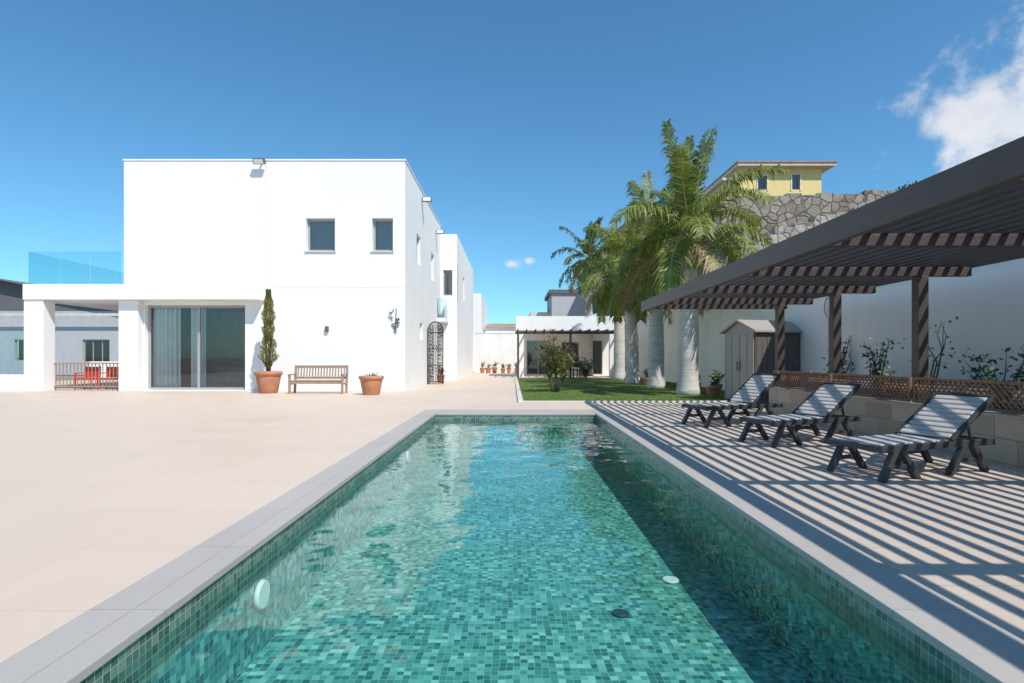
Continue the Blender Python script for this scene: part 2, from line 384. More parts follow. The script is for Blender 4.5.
b.box(-10.6,-9.9,F+4.9,F+4.98,1.3,2.1,'darkwood')
for xx in (-11.05,-10.4):
    for yy in (F+1.05,F+1.5): b.box(xx,xx+.05,yy,yy+.05,.02,.35,'wood')
b.obj('living_room',H)
b=B()
b.box(-17.6,XL-.003,F-.25,F+6,3.3,3.86,'white'); b.box(-17.6,-16.9,F-.2,F+.35,0,3.3,'white'); b.box(-17.6,-16.9,F+5.3,F+5.9,0,3.3,'white')
b.obj('terrace_slab',H,bevel=.015)
b=B(); 
for i in range(3):
    a=-17.5+i*1.13; b.face([(a,F-.12,3.862),(a+1.11,F-.12,3.862),(a+1.11,F-.12,5.05),(a,F-.12,5.05)],'bglass')
for i in range(4):
    a=F-.1+i*1.5; b.face([(-17.5,a,3.862),(-17.5,a+1.48,3.862),(-17.5,a+1.48,5.05),(-17.5,a,5.05)],'bglass')
b.obj('glass_balustrade',H)
b=B()
facade(b,'Y',31,-3.888,-3.0,0,7.95,[(-3.75,-3.25,4.6,6.0)],.15,'white')
facade(b,'X',-3.0,31,44,0,7.95,[(35,36,4.8,6.2)],.15,'white',-1)
b.box(-14,-3.9,31.02,44,0,7.93,'white'); b.face([(-3.9,31,7.95),(-3,31,7.95),(-3,44,7.95),(-3.9,44,7.95)],'white')
b.face([(-3.9,44,0),(-3,44,0),(-3,44,7.95),(-3.9,44,7.95)],'white'); b.obj('rear_wing',H)
b=B(); b.face([(-3.89,29.6,3.3),(-3.5,29.6,3.3),(-3.5,29.6,4.35),(-3.89,29.6,4.35)],'bglass'); b.face([(-3.5,29.6,3.3),(-3.5,30.98,3.3),(-3.5,30.98,4.35),(-3.5,29.6,4.35)],'bglass'); b.box(-3.885,-3.45,29.55,30.98,3.1,3.29,'white'); b.obj('side_balcony',H)
window(H,'X',-3.0,35,36,4.8,6.2,.15,sgn=-1)
window(H,'Y',31,-3.75,-3.25,4.6,6.0,.15,back='blind',bd=.01)
def flood(nm,p,dirx,diry):
    b=B(); x,y,z=p
    b.box(x-.02,x+.02,y,y+.02,z,z+.08,'lampgrey')
    T=Matrix.Translation((x+dirx*.2,y+diry*.2,z+.03))@Matrix.Rotation(R(-25*diry if diry else 0),4,'X')
    b.box(-.2,.2,-.07,.07,-.1,.1,'lampgrey',T); b.box(-.17,.17,-.078,-.071,-.08,.08,'whiteplastic',T)
    b.beam((x,y,z),(x+dirx*.15,y+diry*.15,z),.04,.04,'lampgrey'); b.obj(nm,H)
flood('floodlight',(-9.1,F-.03,8.25),0,-1); flood('floodlight',(XR+.03,24.5,8.0),1,0); flood('floodlight',(XR+.03,29,7.6),1,0)
b=B(); b.box(-6.78,-6.66,F-.1,F-.004,2.15,2.35,'lampgrey'); b.obj('wall_lamp',H,bevel=.01)
b=B()
for i in range(16):
    x=-4.25+random.uniform(-.14,.14); z=2.55+random.uniform(-.42,.42)
    b.tube([(x,F-.03,z),(x+random.uniform(-.12,.12),F-.07,z+random.uniform(-.1,.14))],[.035,.012],'alu' if i%3 else 'lframe',6)
b.tube([(-4.25,F-.03,2.1),(-4.2,F-.03,3.0)],.012,'lframe',6)
b.obj('wall_sculpture',H)

# ornamental ironwork panel: round-shouldered outline, dense scrolls
b=B(); cx=-3.5; y=26.0; Wd=.34; Hh=2.85
out=[(cx-Wd,0),(cx-Wd,Hh-.4)]+[(cx+Wd*math.cos(t),Hh-.4+.4*math.sin(t)) for t in [math.pi-math.pi*i/12 for i in range(13)]]+[(cx+Wd,0)]
b.tube([(p[0],y,p[1]) for p in out],.028,'dark',6)
for i in range(-4,5): 
    x=cx+i*.07; b.tube([(x,y,0.02),(x,y,Hh-.45+.4*(1-(i*.07/Wd)**2)**.5)],.013,'dark',5)
for z in (.1,.85,1.6,2.35): b.box(cx-Wd,cx+Wd,y-.02,y+.02,z,z+.04,'dark')
rr=random.Random(4)
for j in range(15):
    zc=.25+j*.165
    for s in (-1,1):
        x0=cx+s*.17
        b.tube([(x0+s*.13*(1-i/22)*math.cos(i*.6+j),y-.03,zc+.13*(1-i/22)*math.sin(i*.6+j)) for i in range(20)],.016,'darkwood' if j%2 else 'dark',5)
b.obj('wrought_iron_panel')

# ------------------------------------------------------------ left side
b=B(); b.box(-24,-17.62,F,F+.25,0,.6,'white'); b.obj('parapet_wall')
b=B()
for i in range(4): a=-24+i*1.6; b.face([(a,F+.12,.6),(a+1.56,F+.12,.6),(a+1.56,F+.12,2.2),(a,F+.12,2.2)],'bglass')
for i in range(5): b.box(-24.02+i*1.6,-23.98+i*1.6,F+.09,F+.15,.6,2.22,'alu')
b.obj('glass_windbreak')
b=B()
for z in (.12,.98): b.box(-16.9,-14.15,F+.28,F+.33,z,z+.05,'wood')
for i in range(21): 
    x=-16.85+i*.133; b.box(x,x+.024,F+.29,F+.32,.17,.98,'wood')
b.obj('railing_fence')
def red_chair(x,y):
    b=B()
    for dx in (-.3,.3):
        b.beam((x+dx,y-.22,0),(x+dx,y-.2,.62),.04,.04,'red'); b.beam((x+dx,y+.25,0),(x+dx,y+.28,.9),.04,.04,'red'); b.beam((x+dx,y-.24,.62),(x+dx,y+.27,.62),.06,.035,'red')
    b.box(x-.3,x+.3,y-.24,y+.24,.36,.44,'red')
    b.box(x-.28,x+.28,y+.24,y+.30,.45,.86,'red'); b.obj('red_garden_chair',bevel=.01)
red_chair(-16.35,21.9); red_chair(-15.5,21.9)
NH=empty('grey_neighbour_house')
b=B(); facade(b,'Y',40,-50,-24.5,0,4.5,[(-30.2,-28.3,.9,2.5),(-35,-34,1,2.5)],.2,'greyrender'); b.face([(-24.5,40,0),(-24.5,52,0),(-24.5,52,4.5),(-24.5,40,4.5)],'greyrender'); b.obj('walls',NH)
b=B(); b.face([(-24,39.4,4.3),(-24,53,4.3),(-38,53,7.1),(-38,39.4,7.1)],'slate'); b.face([(-52,39.4,4.3),(-52,53,4.3),(-38,53,7.1),(-38,39.4,7.1)],'slate')
b.face([(-50,40,4.5),(-24.5,40,4.5),(-38,40,7)],'slate'); b.box(-52,-24,39.36,39.42,4.1,4.3,'kerb'); b.obj('roof',NH)
window(NH,'Y',40,-30.2,-28.3,.9,2.5,.2,mull=(-29.55,-28.9)); window(NH,'Y',40,-35,-34,1,2.5,.2)
b=B(); b.box(-24.5,-17,33,33.2,0,1.0,'white'); b.obj('boundary_wall')

# ------------------------------------------------------------ centre background
b=B(); b.box(-3.0,0.4,46,46.25,0,3.2,'wallwhite'); b.box(-3.0,.4,45.97,46.28,3.2,3.27,'wallwhite'); b.obj('garden_wall')
BH=empty('white_far_house')
b=B(); facade(b,'Y',52,-6.5,-2.8,0,7.1,[(-4.6,-3.9,4.6,5.6)],.2,'white'); b.face([(-2.8,52,0),(-2.8,62,0),(-2.8,62,7.1),(-2.8,52,7.1)],'white'); b.face([(-6.5,52,7.1),(-2.8,52,7.1),(-2.8,62,7.1),(-6.5,62,7.1)],'white'); b.obj('walls',BH)
window(BH,'Y',52,-4.6,-3.9,4.6,5.6,.2)
b=B(); 
b.box(-2.6,.6,56,62,0,4.3,'white'); b.face([(-2.75,55.7,4.31),(.8,55.7,4.31),(.5,59,4.75),(-2.4,59,4.75)],'rooftile'); b.obj('tile_roofed_house')
b=B(); b.box(4.2,8.5,60,68,0,8.0,'greyrender'); b.box(3.9,8.8,59.8,68.2,8.0,8.4,'slate'); b.box(2,4.2,62,68,0,6.2,'kerb'); b.obj('distant_houses')
PO=empty('poolside_guest_house')
b=B(); b.box(.25,6.9,36,40,2.95,3.85,'white'); b.box(.35,.75,36.05,36.45,0,2.95,'white'); b.box(6.2,6.6,36.05,36.45,0,2.95,'white')
facade(b,'Y',39,.35,6.8,0,2.95,[(1.0,2.6,.05,2.4),(3.4,4.6,.9,2.3),(5.2,6.2,.05,2.4)],.15,'wallwhite'); b.obj('porch',PO,bevel=0)
window(PO,'Y',39,1.0,2.6,.05,2.4,.15,mull=(1.8,)); window(PO,'Y',39,3.4,4.6,.9,2.3,.15,mull=(4.0,)); window(PO,'Y',39,5.2,6.2,.05,2.4,.15)
b=B(); b.box(.2,6.9,33.6,33.72,2.62,2.78,'pergola')
for i in range(13): x=.3+i*.53; b.box(x,x+.07,33.4,36,2.79,2.9,'pergola')
for x in (.3,3.4,6.7): b.box(x,x+.12,33.6,33.72,0,2.62,'pergola')
b.obj('timber_awning',PO)
b=B()
b.box(2.6,4.4,34.6,35.4,.72,.76,'wood')
for x in (2.65,4.3):
    for y in (34.65,35.3): b.box(x,x+.06,y,y+.06,0,.72,'wood')
b.obj('dining_table')
def chair(x,y,s):
    b=B()
    for dx in (-.2,.2):
        b.box(x+dx-.02,x+dx+.02,y-.2,y-.16,0,.45,'dark'); b.box(x+dx-.02,x+dx+.02,y+.16,y+.2,0,.45,'dark')
        yy=y+s*.19; b.box(x+dx-.02,x+dx+.02,yy-.015,yy+.015,.49,.92,'dark')
    b.box(x-.23,x+.23,y-.22,y+.22,.45,.49,'dark'); b.box(x-.18,x+.18,y+s*.19-.01,y+s*.19+.01,.65,.9,'dark'); b.obj('dining_chair')
chair(2.9,34.3,-1);chair(3.9,34.3,-1);chair(2.9,35.7,1);chair(3.9,35.7,1)

# ------------------------------------------------------------ pots & plants
def leaf(b,p,d,l,w,k):
    d=Vector(d).normalized(); s=d.cross(Vector((random.uniform(-1,1),random.uniform(-1,1),random.uniform(.2,1))))
    if s.length<1e-3:s=Vector((1,0,0))
    s.normalize(); p=Vector(p)
    b.face([p,p+d*l*.5+s*w/2,p+d*l,p+d*l*.5-s*w/2],k)
def shrub(b,c,r,h,n,k,lw=.05,ll=.09,stems=7,twig='twig',flower=0):
    tips=[]
    for i in range(stems):
        a=random.uniform(0,6.28); rr=r*random.uniform(.3,1); hh=h*random.uniform(.65,1)
        p=[Vector(c)]
        for t in (.33,.66,1): p.append(Vector(c)+Vector((math.cos(a)*rr*t**1.3+random.uniform(-.05,.05)*r,math.sin(a)*rr*t**1.3+random.uniform(-.05,.05)*r,hh*t)))
        b.tube(p,[.018*h,.013*h,.009*h,.004*h],twig,5); tips.append(p)
    for i in range(n):
        p=random.choice(tips); t=random.uniform(.25,1)*3; j=min(int(t),2); q=p[j].lerp(p[j+1],t-j)
        o=Vector((random.gauss(0,1),random.gauss(0,1),random.gauss(0,.8)))*r*.16
        d=Vector((random.gauss(0,1),random.gauss(0,1),random.gauss(.3,.8)))
        leaf(b,q+o,d,ll*random.uniform(.6,1.3),lw*random.uniform(.7,1.2),k)
    for i in range(flower):
        p=random.choice(tips); q=p[random.choice((2,3))]+Vector((random.gauss(0,1),random.gauss(0,1),random.gauss(0,1)))*r*.15
        for j in range(5): leaf(b,q,(random.gauss(0,1),random.gauss(0,1),random.gauss(0,1)),.05,.035,'flower')
def pot(b,x,y,r,h,k='terracotta'):
    b.lathe((x,y,0),[(r*.66,0),(r*.72,.03),(r*.93,h*.72),(r*.94,h*.8),(r*1.04,h*.82),(r*1.06,h*.98),(r*1.0,h),(r*.9,h*.99),(r*.88,h*.9)],k,28,False)
    b.tube([(x,y,h*.88),(x,y,h*.9)],r*.88,'soil',24)
b=B(); x,y=-8.35,19.5; pot(b,x,y,.43,.75)
for i in range(5): 
    a=i*1.3; b.tube([(x+.05*math.cos(a),y+.05*math.sin(a),.6),(x+.1*math.cos(a),y+.1*math.sin(a),1.8),(x+.04*math.cos(a),y+.04*math.sin(a),3.2)],[.03,.02,.01],'twig',6)
for i in range(4200):
    z=random.uniform(.85,3.5); t=(z-.85)/2.65; rr=(.17*(1-t)**.5*min(1,t*6+.3)+.03)*random.uniform(.5,1.25)*(1+.35*math.sin(z*9)*math.sin(z*4.3)); a=random.uniform(0,6.28)
    leaf(b,(x+rr*math.cos(a),y+rr*math.sin(a),z),(math.cos(a)*.5,math.sin(a)*.5,1),.10,.022,'leaf' if random.random()<.4 else 'leafy')
b.obj('potted_cypress')
b=B(); pot(b,-4.6,18.6,.38,.62); shrub(b,(-4.6,18.6,.55),.22,.12,90,'leaf',.04,.06,6); b.obj('potted_plant')
def small_pot(x,y,r,h,ph,nm='potted_plant'):
    b=B(); pot(b,x,y,r,h); shrub(b,(x,y,h*.9),r*1.2,ph,150,random.choice(('leaf','leafy')),.05,.11,6); b.obj(nm)
for i in range(6): small_pot(-2.4+i*.55+random.uniform(-.1,.1),45.2,random.uniform(.16,.24),random.uniform(.35,.5),random.uniform(.3,.7))
for x,y in ((6.9,32.5),(5.9,24.7),(6.5,20.2),(6.9,19.2),(6.2,17.6)): small_pot(x,y,.2,.32,.45)
small_pot(-3.3,33,.25,.45,.6); small_pot(-3.4,27.2,.2,.4,.4)
b=B(); 
cx,cy=1.5,19.8
for dx,dy in ((-.25,0),(.05,.1),(.28,-.05)):
    b.tube([(cx+dx*.3,cy+dy,0),(cx+dx*.6,cy+dy,.45),(cx+dx*1.4,cy+dy,.95)],[.05,.04,.025],'twig',6)
for dx,dz,r,h,n in ((-.4,.5,.6,1.15,520),(.05,.6,.7,1.45,700),(.5,.45,.6,1.2,520)):
    shrub(b,(cx+dx*.5,cy,dz),r,h,n,'leafy',.034,.14,16)
    shrub(b,(cx+dx*.5,cy,dz-.1),r*.8,h*.8,n//3,'leaf',.032,.12,8)
b.obj('feathery_olive_tree')
b=B()
for cx in (3.0,4.2): shrub(b,(cx,32.5,0),.7,1.4,700,'leaf',.06,.14,12)
b.obj('hedge_shrub')
def bench():
    b=B(); x0,x1,y=-7.5,-5.66,19.35; k='wood'
    for x in (x0,x1-.07):
        b.box(x,x+.07,y-.3,y-.23,0,.62,k); b.beam((x+.035,y+.2,0),(x+.035,y+.32,.95),.07,.07,k); b.box(x,x+.07,y-.33,y+.22,.62,.66,k); b.box(x+.01,x+.06,y-.23,y+.2,.3,.37,k)
    for i in range(5): b.box(x0+.07,x1-.07,y-.29+i*.1,y-.21+i*.1,.42,.45,k)
    b.box(x0+.07,x1-.07,y-.28,y-.25,.33,.42,k)
    b.beam((x0+.07,y+.31,.90),(x1-.07,y+.31,.90),.04,.09,k); b.beam((x0+.07,y+.25,.52),(x1-.07,y+.25,.52),.04,.07,k)
    n=17
    for i in range(n):
        x=x0+.13+i*(x1-x0-.26)/(n-1); b.beam((x,y+.255,.55),(x,y+.305,.86),.045,.02,k,(0,1,0))
    b.obj('garden_bench',bevel=.005)
bench()

# ------------------------------------------------------------ right: walls, planter
b=B(); b.box(7.8,8.05,-8,36,0,3.5,'wallwhite'); b.box(7.76,8.09,-8,36,3.5,3.56,'wallwhite'); b.obj('boundary_wall')
b=B(); b.box(5.6,5.8,-6,12.4,0,.52,'planter'); b.box(5.8,7.79,12.2,12.4,0,.52,'planter'); b.box(5.57,5.83,-6,12.43,.52,.56,'coping'); b.box(5.83,7.79,12.17,12.43,.52,.56,'coping')
b.face([(5.8,-6,.47),(7.8,-6,.47),(7.8,12.2,.47),(5.8,12.2,.47)],'soil'); b.obj('raised_planter')
b=B(); z0,z1=.57,.93; y=-2.0
x=5.68
while y<12.2:
    ya=y; yb=min(y+1.95,12.35)
    b.box(x-.02,x+.02,ya,ya+.04,z0,z1,'lattice'); b.box(x-.02,x+.02,yb-.04,yb,z0,z1,'lattice')
    b.box(x-.02,x+.02,ya+.04,yb-.04,z0,z0+.035,'lattice'); b.box(x-.02,x+.02,ya+.04,yb-.04,z1-.035,z1,'lattice')
    h=z1-z0-.07; t=ya+.04-h
    while t<yb-.04:
        for s in (0,1):
            a0,a1=t,t+h; c0=max(a0,ya+.04); c1=min(a1,yb-.04)
            if c1-c0>.03:
                f0=(c0-t)/h; f1=(c1-t)/h
                zz0=z0+.035+h*(f0 if s==0 else 1-f0); zz1=z0+.035+h*(f1 if s==0 else 1-f1)
                b.beam((x+(.007 if s else -.007),c0,zz0),(x+(.007 if s else -.007),c1,zz1),.010,.024,'lattice')
        t+=.085
    y+=2.02
b.obj('lattice_fence')
for nm,c,r,h,n,k,fl in (('flowering_shrub',(6.9,10.7,.47),.35,1.1,170,'leaf',10),('flowering_shrub',(6.9,8.0,.47),.45,.85,210,'leaf',22),('low_shrub',(6.4,9.6,.47),.3,.55,160,'leafy',0),('low_shrub',(6.3,7.4,.47),.3,.5,160,'leaf',0),('climbing_plant',(7.5,13.2,0),.35,1.7,350,'leaf',6),('low_shrub',(6.2,6.4,.47),.25,.45,130,'leaf',0),('low_shrub',(6.2,11.5,.47),.25,.45,120,'leafy',0)):
    b=B(); shrub(b,c,r,h,n,k,.05,.09,9,flower=fl); b.obj(nm)
b=B()
for s in range(5):
    p=Vector((6.9,9.3,.47)); pts=[p.copy()]
    for i in range(6): p=p+Vector((random.uniform(-.08,.08),random.uniform(-.12,.12)+(s-2)*.03,.22)); pts.append(p.copy())
    b.tube(pts,[.02,.017,.014,.012,.009,.006,.003],'twig',5)
for i in range(40): leaf(b,(6.9+random.uniform(-.3,.3),9.3+random.uniform(-.4,.4),random.uniform(1,1.9)),(random.gauss(0,1),random.gauss(0,1),.4),.07,.04,'leaf')
b.obj('bare_shrub')
b=B(); yy=13.9; b.tube([(7.74,yy,.6),(7.74,yy,2.2)],.014,'alu',6)
b.tube([(7.74,yy+.2*math.cos(t),2.45+.25*math.sin(t)) for t in [2*math.pi*i/16 for i in range(17)]],.014,'alu',6)
for i in range(-4,5): b.beam((7.74,yy+i*.04,2.45-.22*(1-(i/5)**2)**.5),(7.74,yy+i*.04,2.45+.22*(1-(i/5)**2)**.5),.004,.004,'whiteplastic')
for i in range(-5,6): b.beam((7.744,yy-.18*(1-(i/6)**2)**.5,2.45+i*.04),(7.744,yy+.18*(1-(i/6)**2)**.5,2.45+i*.04),.004,.004,'whiteplastic')
b.obj('pool_net')

# pergola
P=empty('pergola')
PYS=[-.6,1.65,3.9,6.15,8.4,10.6,12.8]
b=B()
for y in PYS: b.box(5.95,6.1,y-.075,y+.075,.47,2.40,'pergola')
b.obj('posts',P,bevel=.006)
b=B()
for y in PYS+[14.0]: b.box(3.285,6.75,y-.05,y+.05,2.403,2.53,'pergola')
b.obj('rafters',P,bevel=.004)
b=B(); b.box(3.2,3.28,-2,14.1,2.35,2.59,'pergola'); b.obj('fascia_beam',P,bevel=.004)
b=B(); x=3.42
while x<6.75:
    b.box(x,x+.065,-2,14.1,2.533,2.575,'pergola'); x+=.185
b.obj('slats',P)

def lounger(x,y,ang,ba=34,k=.93,nm='sun_lounger'):
    b=B(); f='lframe'; wd=.31
    for s in (-1,1):
        yy=s*wd
        b.beam((0,yy,.34),(1.82,yy,.34),.05,.075,f)
        for xb_,xt in ((.02,.22),(.55,.30),(1.06,1.32),(1.68,1.44)):
            b.beam((xb_,yy,0.0),(xt,yy,.33),.06,.075,f,(0,1,0))
        b.beam((.12,yy,.15),(.45,yy,.15),.03,.05,f); b.beam((1.16,yy,.15),(1.58,yy,.15),.03,.05,f)
    for xx in (.02,.98,1.80): b.beam((xx,-wd,.34),(xx,wd,.34),.04,.06,f)
    for i in range(12):
        xx=.05+i*.088; b.box(xx,xx+.066,-wd+.03,wd-.03,.368,.388,'lslat')
    a=R(ba); hx=1.1; hz=.375
    T=Matrix.Translation((hx,0,hz))@Matrix.Rotation(-a,4,'Y')
    for s in (-1,1): b.box(0,.84,s*wd-.025-.0,s*wd+.025,-.02,.03,f,T)
    b.box(.84,.88,-wd-.02,wd+.02,-.02,.03,f,T)
    for i in range(9): xx=.03+i*.09; b.box(xx,xx+.068,-wd+.027,wd-.027,.005,.032,'lslat',T)
    p=T@Vector((.5,0,0))
    for s in (-.2,.2): b.beam((p.x,s,p.z),(1.62,s,.34),.03,.03,f)
    b.beam((1.62,-wd,.34),(1.62,wd,.34),.03,.03,f)
    o=b.obj(nm,bevel=.012); o.location=(x,y,.002); o.rotation_euler=(0,0,R(ang)); o.scale=(k,k,k); return o
lounger(3.45,5.75,20,33,.92); lounger(3.38,7.9,22,34,.93); lounger(3.2,10.05,22,38,.97)

# shed
SH=empty('garden_shed')
b=B(); c=Vector((6.4,14.95)); u=Vector((-.29,.957)); w=Vector((.957,.29)); lu,lw=1.25,1.45
T=Matrix(((w.x,u.x,0,c.x),(w.y,u.y,0,c.y),(0,0,1,0),(0,0,0,1)))
b.box(0,lw,0,lu,0,1.9,'shed2',T)
b.box(-.02,.0-.002,.04,lu-.04,.05,1.88,'shed1',T)
for yy in (.04,.3,.6,.64,.92,lu-.08): b.box(-.035,-.021,yy,yy+.035,.05,1.88,'shed1',T)
for z in (.06,.95,1.83): b.box(-.034,-.021,.08,lu-.08,z,z+.04,'shed1',T)
b.box(-.05,-.036,.56,.585,.85,1.1,'dark',T); b.box(-.05,-.036,.66,.685,.85,1.1,'dark',T)
for i in range(9): b.box(.04+i*.165,.07+i*.165,-.012,-.002,.03,1.88,'shed2',T)
b.obj('body',SH)
b=B()
def tp(x,y,z): return T@Vector((x,y,z))
e=.1; zr=2.2; ze=1.88
for t in (0,.05):
    b.face([tp(-e,-e,ze+t),tp(lw+e,-e,ze+t),tp(lw+e,lu/2,zr+t),tp(-e,lu/2,zr+t)],'shed1'); b.face([tp(-e,lu+e,ze+t),tp(lw+e,lu+e,ze+t),tp(lw+e,lu/2,zr+t),tp(-e,lu/2,zr+t)],'shed1')
b.face([tp(-e,-e,ze),tp(-e,lu/2,zr),tp(-e,lu/2,zr+.05),tp(-e,-e,ze+.05)],'shed1'); b.face([tp(-e,lu+e,ze),tp(-e,lu/2,zr),tp(-e,lu/2,zr+.05),tp(-e,lu+e,ze+.05)],'shed1')
b.face([tp(-e,-e,ze),tp(lw+e,-e,ze),tp(lw+e,-e,ze+.05),tp(-e,-e,ze+.05)],'shed1')
b.face([tp(-.01,0,ze),tp(-.01,lu,ze),tp(-.01,lu/2,zr)],'shed1'); b.face([tp(lw,0,ze),tp(lw,lu,ze),tp(lw,lu/2,zr)],'shed2'); b.obj('roof',SH)

# ------------------------------------------------------------ palms
def palm(nm,x,y,ht,r0,nf=17,fl=3.1,seed=1,fm='frond',lean=(0,0),n_l=62,lw=.028,lo=100,dr=1.0):
    rnd=random.Random(seed); b=B()
    pr=[];rd=[]
    for i in range(25):
        t=i/24; r=r0*(1.12-.28*t+.10*math.sin(t*3.1)+(.25*(1-t*8) if t<.125 else 0))*(1+rnd.uniform(-.025,.025))
        if t>.8: r*=1-.9*(t-.8)
        pr.append((x+lean[0]*t*t,y+lean[1]*t*t,ht*t-.02)); rd.append(r)
    b.tube(pr,rd,'trunk',18)
    tx,ty=pr[-1][0],pr[-1][1]
    b.tube([(tx,ty,ht-.02),(tx,ty,ht+.25),(tx,ty,ht+.8),(tx,ty,ht+1.25)],[r0*.72,r0*.78,r0*.5,r0*.28],'shaft',14)
    C=Vector((tx,ty,ht+1.15))
    for i in range(nf):
        t=i/(nf-1); az=i*2.39996+rnd.uniform(-.25,.25); el=R(86-lo*t**1.05+rnd.uniform(-6,6)); ln=fl*rnd.uniform(.85,1.1)*(1-.10*t)
        d=Vector((math.cos(az)*math.cos(el),math.sin(az)*math.cos(el),math.sin(el))); p=C+Vector((d.x,d.y,0))*.08-Vector((0,0,.3*t))
        n=16; st=ln/n; path=[p.copy()]; dirs=[d.copy()]
        droop=rnd.uniform(.06,.10)*dr
        wind=Vector((.014,0,0))
        for j in range(n):
            f=j/n; d=(d+Vector((0,0,-1))*droop*(0.3+1.6*f)*(0.5+abs(math.cos(el)))+wind).normalized(); p=p+d*st; path.append(p.copy()); dirs.append(d.copy())
        b.tube(path,[.035*(1-.85*k/n)+.003 for k in range(n+1)],'rachis',5)
        dry = (t>.88 and rnd.random()<.7)
        for k in range(n_l):
            f=.12+.88*k/n_l; q=f*n; j=min(int(q),n-1); pt=path[j].lerp(path[j+1],q-j); dd=dirs[j+1]
            side=dd.cross(Vector((0,0,1)))
            if side.length<.05: side=Vector((math.sin(az),-math.cos(az),0))
            side.normalize(); upv=side.cross(dd)
            ll=fl*.21*(math.sin(math.pi*(.12+.80*f))**.7)*rnd.uniform(.7,1.18); 
            for s in (-1,1):
                pl=rnd.uniform(-.35,.55)
                v=(side*s+dd*.65+upv*pl).normalized(); wv=(dd-v*dd.dot(v)).normalized()*lw
                m1=pt+v*ll*.5+Vector((0,0,-.05*ll)); tip=pt+v*ll*.83+Vector((0,0,-.48*ll*rnd.uniform(.5,1.5)))
                kk='dry' if dry or rnd.random()<.04 else fm
                b.face([pt-wv*.6,pt+wv*.6,m1+wv,m1-wv],kk); b.face([m1-wv,m1+wv,tip],kk)
    b.obj(nm)
palm('royal_palm',5.72,18.5,4.1,.29,25,3.5,3,lean=(.1,0),n_l=72)
palm('royal_palm',5.78,22.8,4.0,.28,22,3.5,5,dr=1.25)
palm('royal_palm',5.62,26.5,4.1,.27,20,3.5,8,lean=(-.15,0),dr=1.2)
palm('royal_palm',5.85,31,4.6,.28,18,3.4,11,n_l=52,dr=1.2)
palm('royal_palm',5.2,38.5,6.9,.24,24,2.8,13,'frond2',n_l=46,lw=.035,lo=125)

# ------------------------------------------------------------ backdrop right
def wallstrip(nm,pts,k,thick=1.0):
    b=B(); rnd=random.Random(5)
    for (p,q) in zip(pts[:-1],pts[1:]):
        p=Vector(p);q=Vector(q); n=max(1,int((q-p).length/1.1)); prev=None
        for i in range(n):
            a=p.lerp(q,i/n); c=p.lerp(q,(i+1)/n); j=rnd.uniform(-.13,.13); zz=(a.z+c.z)/2+j
            b.face([(a.x,a.y,-.05),(c.x,c.y,-.05),(c.x,c.y,zz),(a.x,a.y,zz)],k)
            b.face([(a.x,a.y,zz),(c.x,c.y,zz),(c.x+.1,c.y+thick,zz),(a.x+.1,a.y+thick,zz)],k)
            b.face([(a.x,a.y,zz-1),(a.x+.1,a.y+thick,zz-1),(a.x+.1,a.y+thick,zz),(a.x,a.y,zz)],k)
    b.obj(nm)
wallstrip('stone_retaining_wall',[(9.0,60,12.5),(9.6,46,12.6),(14,45,13.6),(20,44,13.8),(27,43.5,13.9),(31,43,14.1),(36,40,13),(60,30,11)],'stone')
wallstrip('stone_retaining_wall',[(8.6,36.5,3.2),(10.5,36,5.4),(15,35,8.6),(20.5,34,10.2),(28,33,10.6),(60,26,10)],'stone2')
b=B()
from mathutils import noise as mn
nx,ny=70,50
def hz(x,y):
    base=12.5+max(0,(x-28))*.26+max(0,(y-50))*.03
    base=min(base,32); base*=min(1,max(0,(x-9)/2)) if x<11 else 1
    return base+mn.fractal(Vector((x*.09,y*.09,1.3)),1,2,5)*2.4*min(1,max(0,(x-26)/12))
vs=[]
for j in range(ny):
    for i in range(nx):
        x=10+i*2.0; y=45+j*2.5; 
        vs.append((x,y,hz(x,y) if y>47 else hz(x,y)-0.4))
b.v=vs
for j in range(ny-1):
    for i in range(nx-1):
        q=j*nx+i; b.f.append((q,q+1,q+nx+1,q+nx)); b.m.append(b.mi('hill')); b.s.append(False)
b.obj('hillside')
b=B()
for i in range(60):
    x=random.uniform(34,70); y=random.uniform(48,70); z=hz(x,y)
    for k in range(60):
        leaf(b,(x+random.gauss(0,.5),y+random.gauss(0,.5),z+abs(random.gauss(0,.45))),(random.gauss(0,1),random.gauss(0,1),1),.4,.15,'leaf')
b.obj('hillside_scrub')
YH=empty('yellow_house')
b=B(); y=50
facade(b,'Y',y,20,27.2,10,17.9,[(24.6,25.3,16.0,17.3),(21.6,22.4,16.0,17.2)],.2,'yellow'); b.face([(20,y,10),(20,y+8,10),(20,y+8,17.9),(20,y,17.9)],'yellow')
b.face([(27.2,y,10),(27.2,y+8,10),(27.2,y+8,17.9),(27.2,y,17.9)],'yellow')
facade(b,'Y',y+.6,18.9,20,10,16.9,[],.2,'yellow'); b.face([(18.9,y+.6,10),(18.9,y+8,10),(18.9,y+8,16.9),(18.9,y+.6,16.9)],'yellow'); b.obj('walls',YH)
b=B(); b.box(19.6,28.1,y-.7,y+9,17.9,18.14,'cream'); b.box(19.5,28.2,y-.8,y+9,18.141,18.25,'rooftile'); b.box(18.6,19.99,y+.2,y+8,16.9,17.1,'cream'); b.obj('roof',YH)
b=B()
for (a,c,d,e) in ((24.6,25.3,16.0,17.3),(21.6,22.4,16.0,17.2)):
    b.box(a-.12,a,y-.05,y+.05,d-.1,e+.1,'cream'); b.box(c,c+.12,y-.05,y+.05,d-.1,e+.1,'cream'); b.box(a,c,y-.05,y+.05,e,e+.12,'cream')
b.obj('window_trim',YH)
window(YH,'Y',y,24.6,25.3,16.0,17.3,.2); window(YH,'Y',y,21.6,22.4,16.0,17.2,.2)

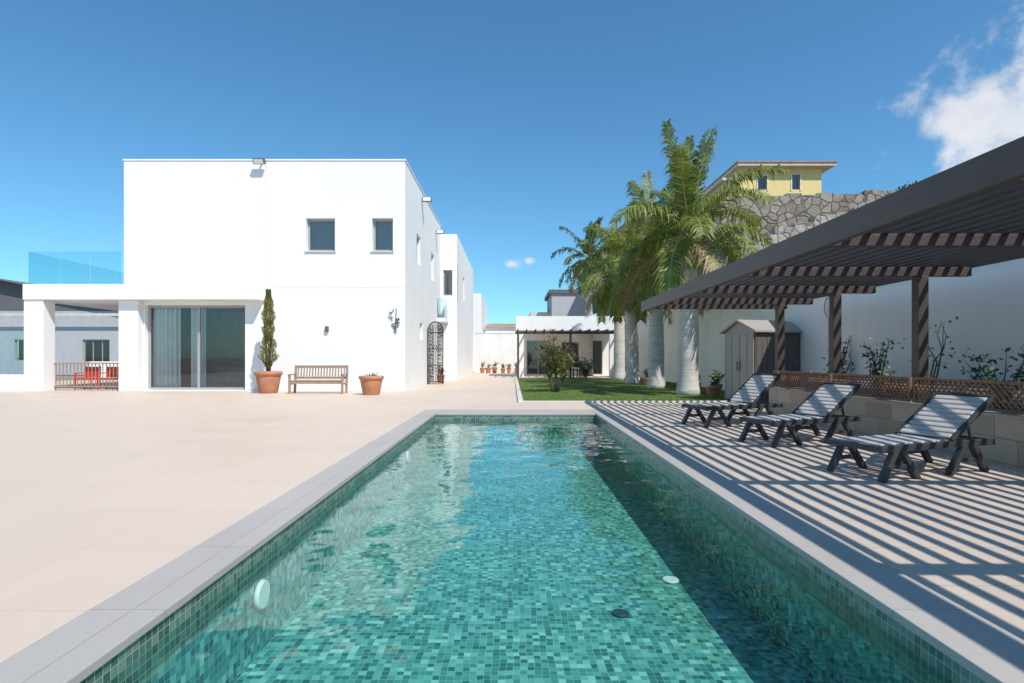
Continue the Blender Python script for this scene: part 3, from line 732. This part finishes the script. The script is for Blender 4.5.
# ------------------------------------------------------------ light
sd=Vector((.38,-.5,.78)).normalized()
sun=bpy.data.lights.new('sun','SUN'); sun.energy=4.9; sun.angle=R(.53); sun.color=(1,.955,.89)
so=bpy.data.objects.new('sun',sun); S.collection.objects.link(so); so.rotation_euler=sd.to_track_quat('Z','Y').to_euler()
w=bpy.data.worlds.new('World'); S.world=w; w.use_nodes=True; nt=w.node_tree
bg=nt.nodes['Background']; sky=N(nt,'ShaderNodeTexSky',sky_type='NISHITA'); sky.sun_disc=False
sky.sun_elevation=math.asin(sd.z); sky.sun_rotation=math.atan2(sd.x,sd.y); sky.altitude=100; sky.air_density=1.0; sky.dust_density=.5; sky.ozone_density=2.2
tc=N(nt,'ShaderNodeTexCoord'); V=tc.outputs['Generated']
def blob(c,r,sx=1,sz=1):
    c=Vector(c).normalized()
    s=N(nt,'ShaderNodeVectorMath',operation='SUBTRACT'); L(nt,V,s.inputs[0]); s.inputs[1].default_value=c
    m=N(nt,'ShaderNodeVectorMath',operation='MULTIPLY'); L(nt,s.outputs[0],m.inputs[0]); m.inputs[1].default_value=(sx,sx,sz)
    l=N(nt,'ShaderNodeVectorMath',operation='LENGTH'); L(nt,m.outputs[0],l.inputs[0])
    return math_n(nt,'SUBTRACT',1.0,math_n(nt,'DIVIDE',l.outputs['Value'],r))
b1=blob((475,569,240),.085,1,1.3); b2=blob((555,569,248),.165,1,1.1); b3=blob((-2,569,94),.035,1,1.9); b4=blob((18,569,97),.018,1,1.5)
mx=math_n(nt,'MAXIMUM',math_n(nt,'MAXIMUM',b1,b2),math_n(nt,'SUBTRACT',math_n(nt,'MAXIMUM',b3,b4),.4))
mx=math_n(nt,'MAXIMUM',mx,-.6)
nz=noise(nt,V,15,7,.6)
val=math_n(nt,'ADD',math_n(nt,'MULTIPLY',mx,1.1),math_n(nt,'MULTIPLY',math_n(nt,'SUBTRACT',nz,.48),2.3))
mr=N(nt,'ShaderNodeMapRange',interpolation_type='SMOOTHSTEP'); L(nt,val,mr.inputs[0]); mr.inputs[1].default_value=.02; mr.inputs[2].default_value=.75
base=mixc(nt,1.0,sky.outputs[0],(.58,1.03,1.19),'MULTIPLY')
cm=mixc(nt,noise(nt,V,20,4),(4.8,5.1,5.7),(7.4,7.4,7.4))
fin=mixc(nt,math_n(nt,'MULTIPLY',mr.outputs[0],.9),base,cm)
L(nt,fin,bg.inputs[0]); bg.inputs[1].default_value=.135

# ------------------------------------------------------------ camera
cam=bpy.data.cameras.new('camera'); co=bpy.data.objects.new('camera',cam); S.collection.objects.link(co)
co.location=(0,0,1.2); co.rotation_euler=(R(90),0,0); cam.lens=20; cam.sensor_width=36; cam.shift_y=.0161; cam.clip_end=6000; cam.clip_start=.05
S.camera=co
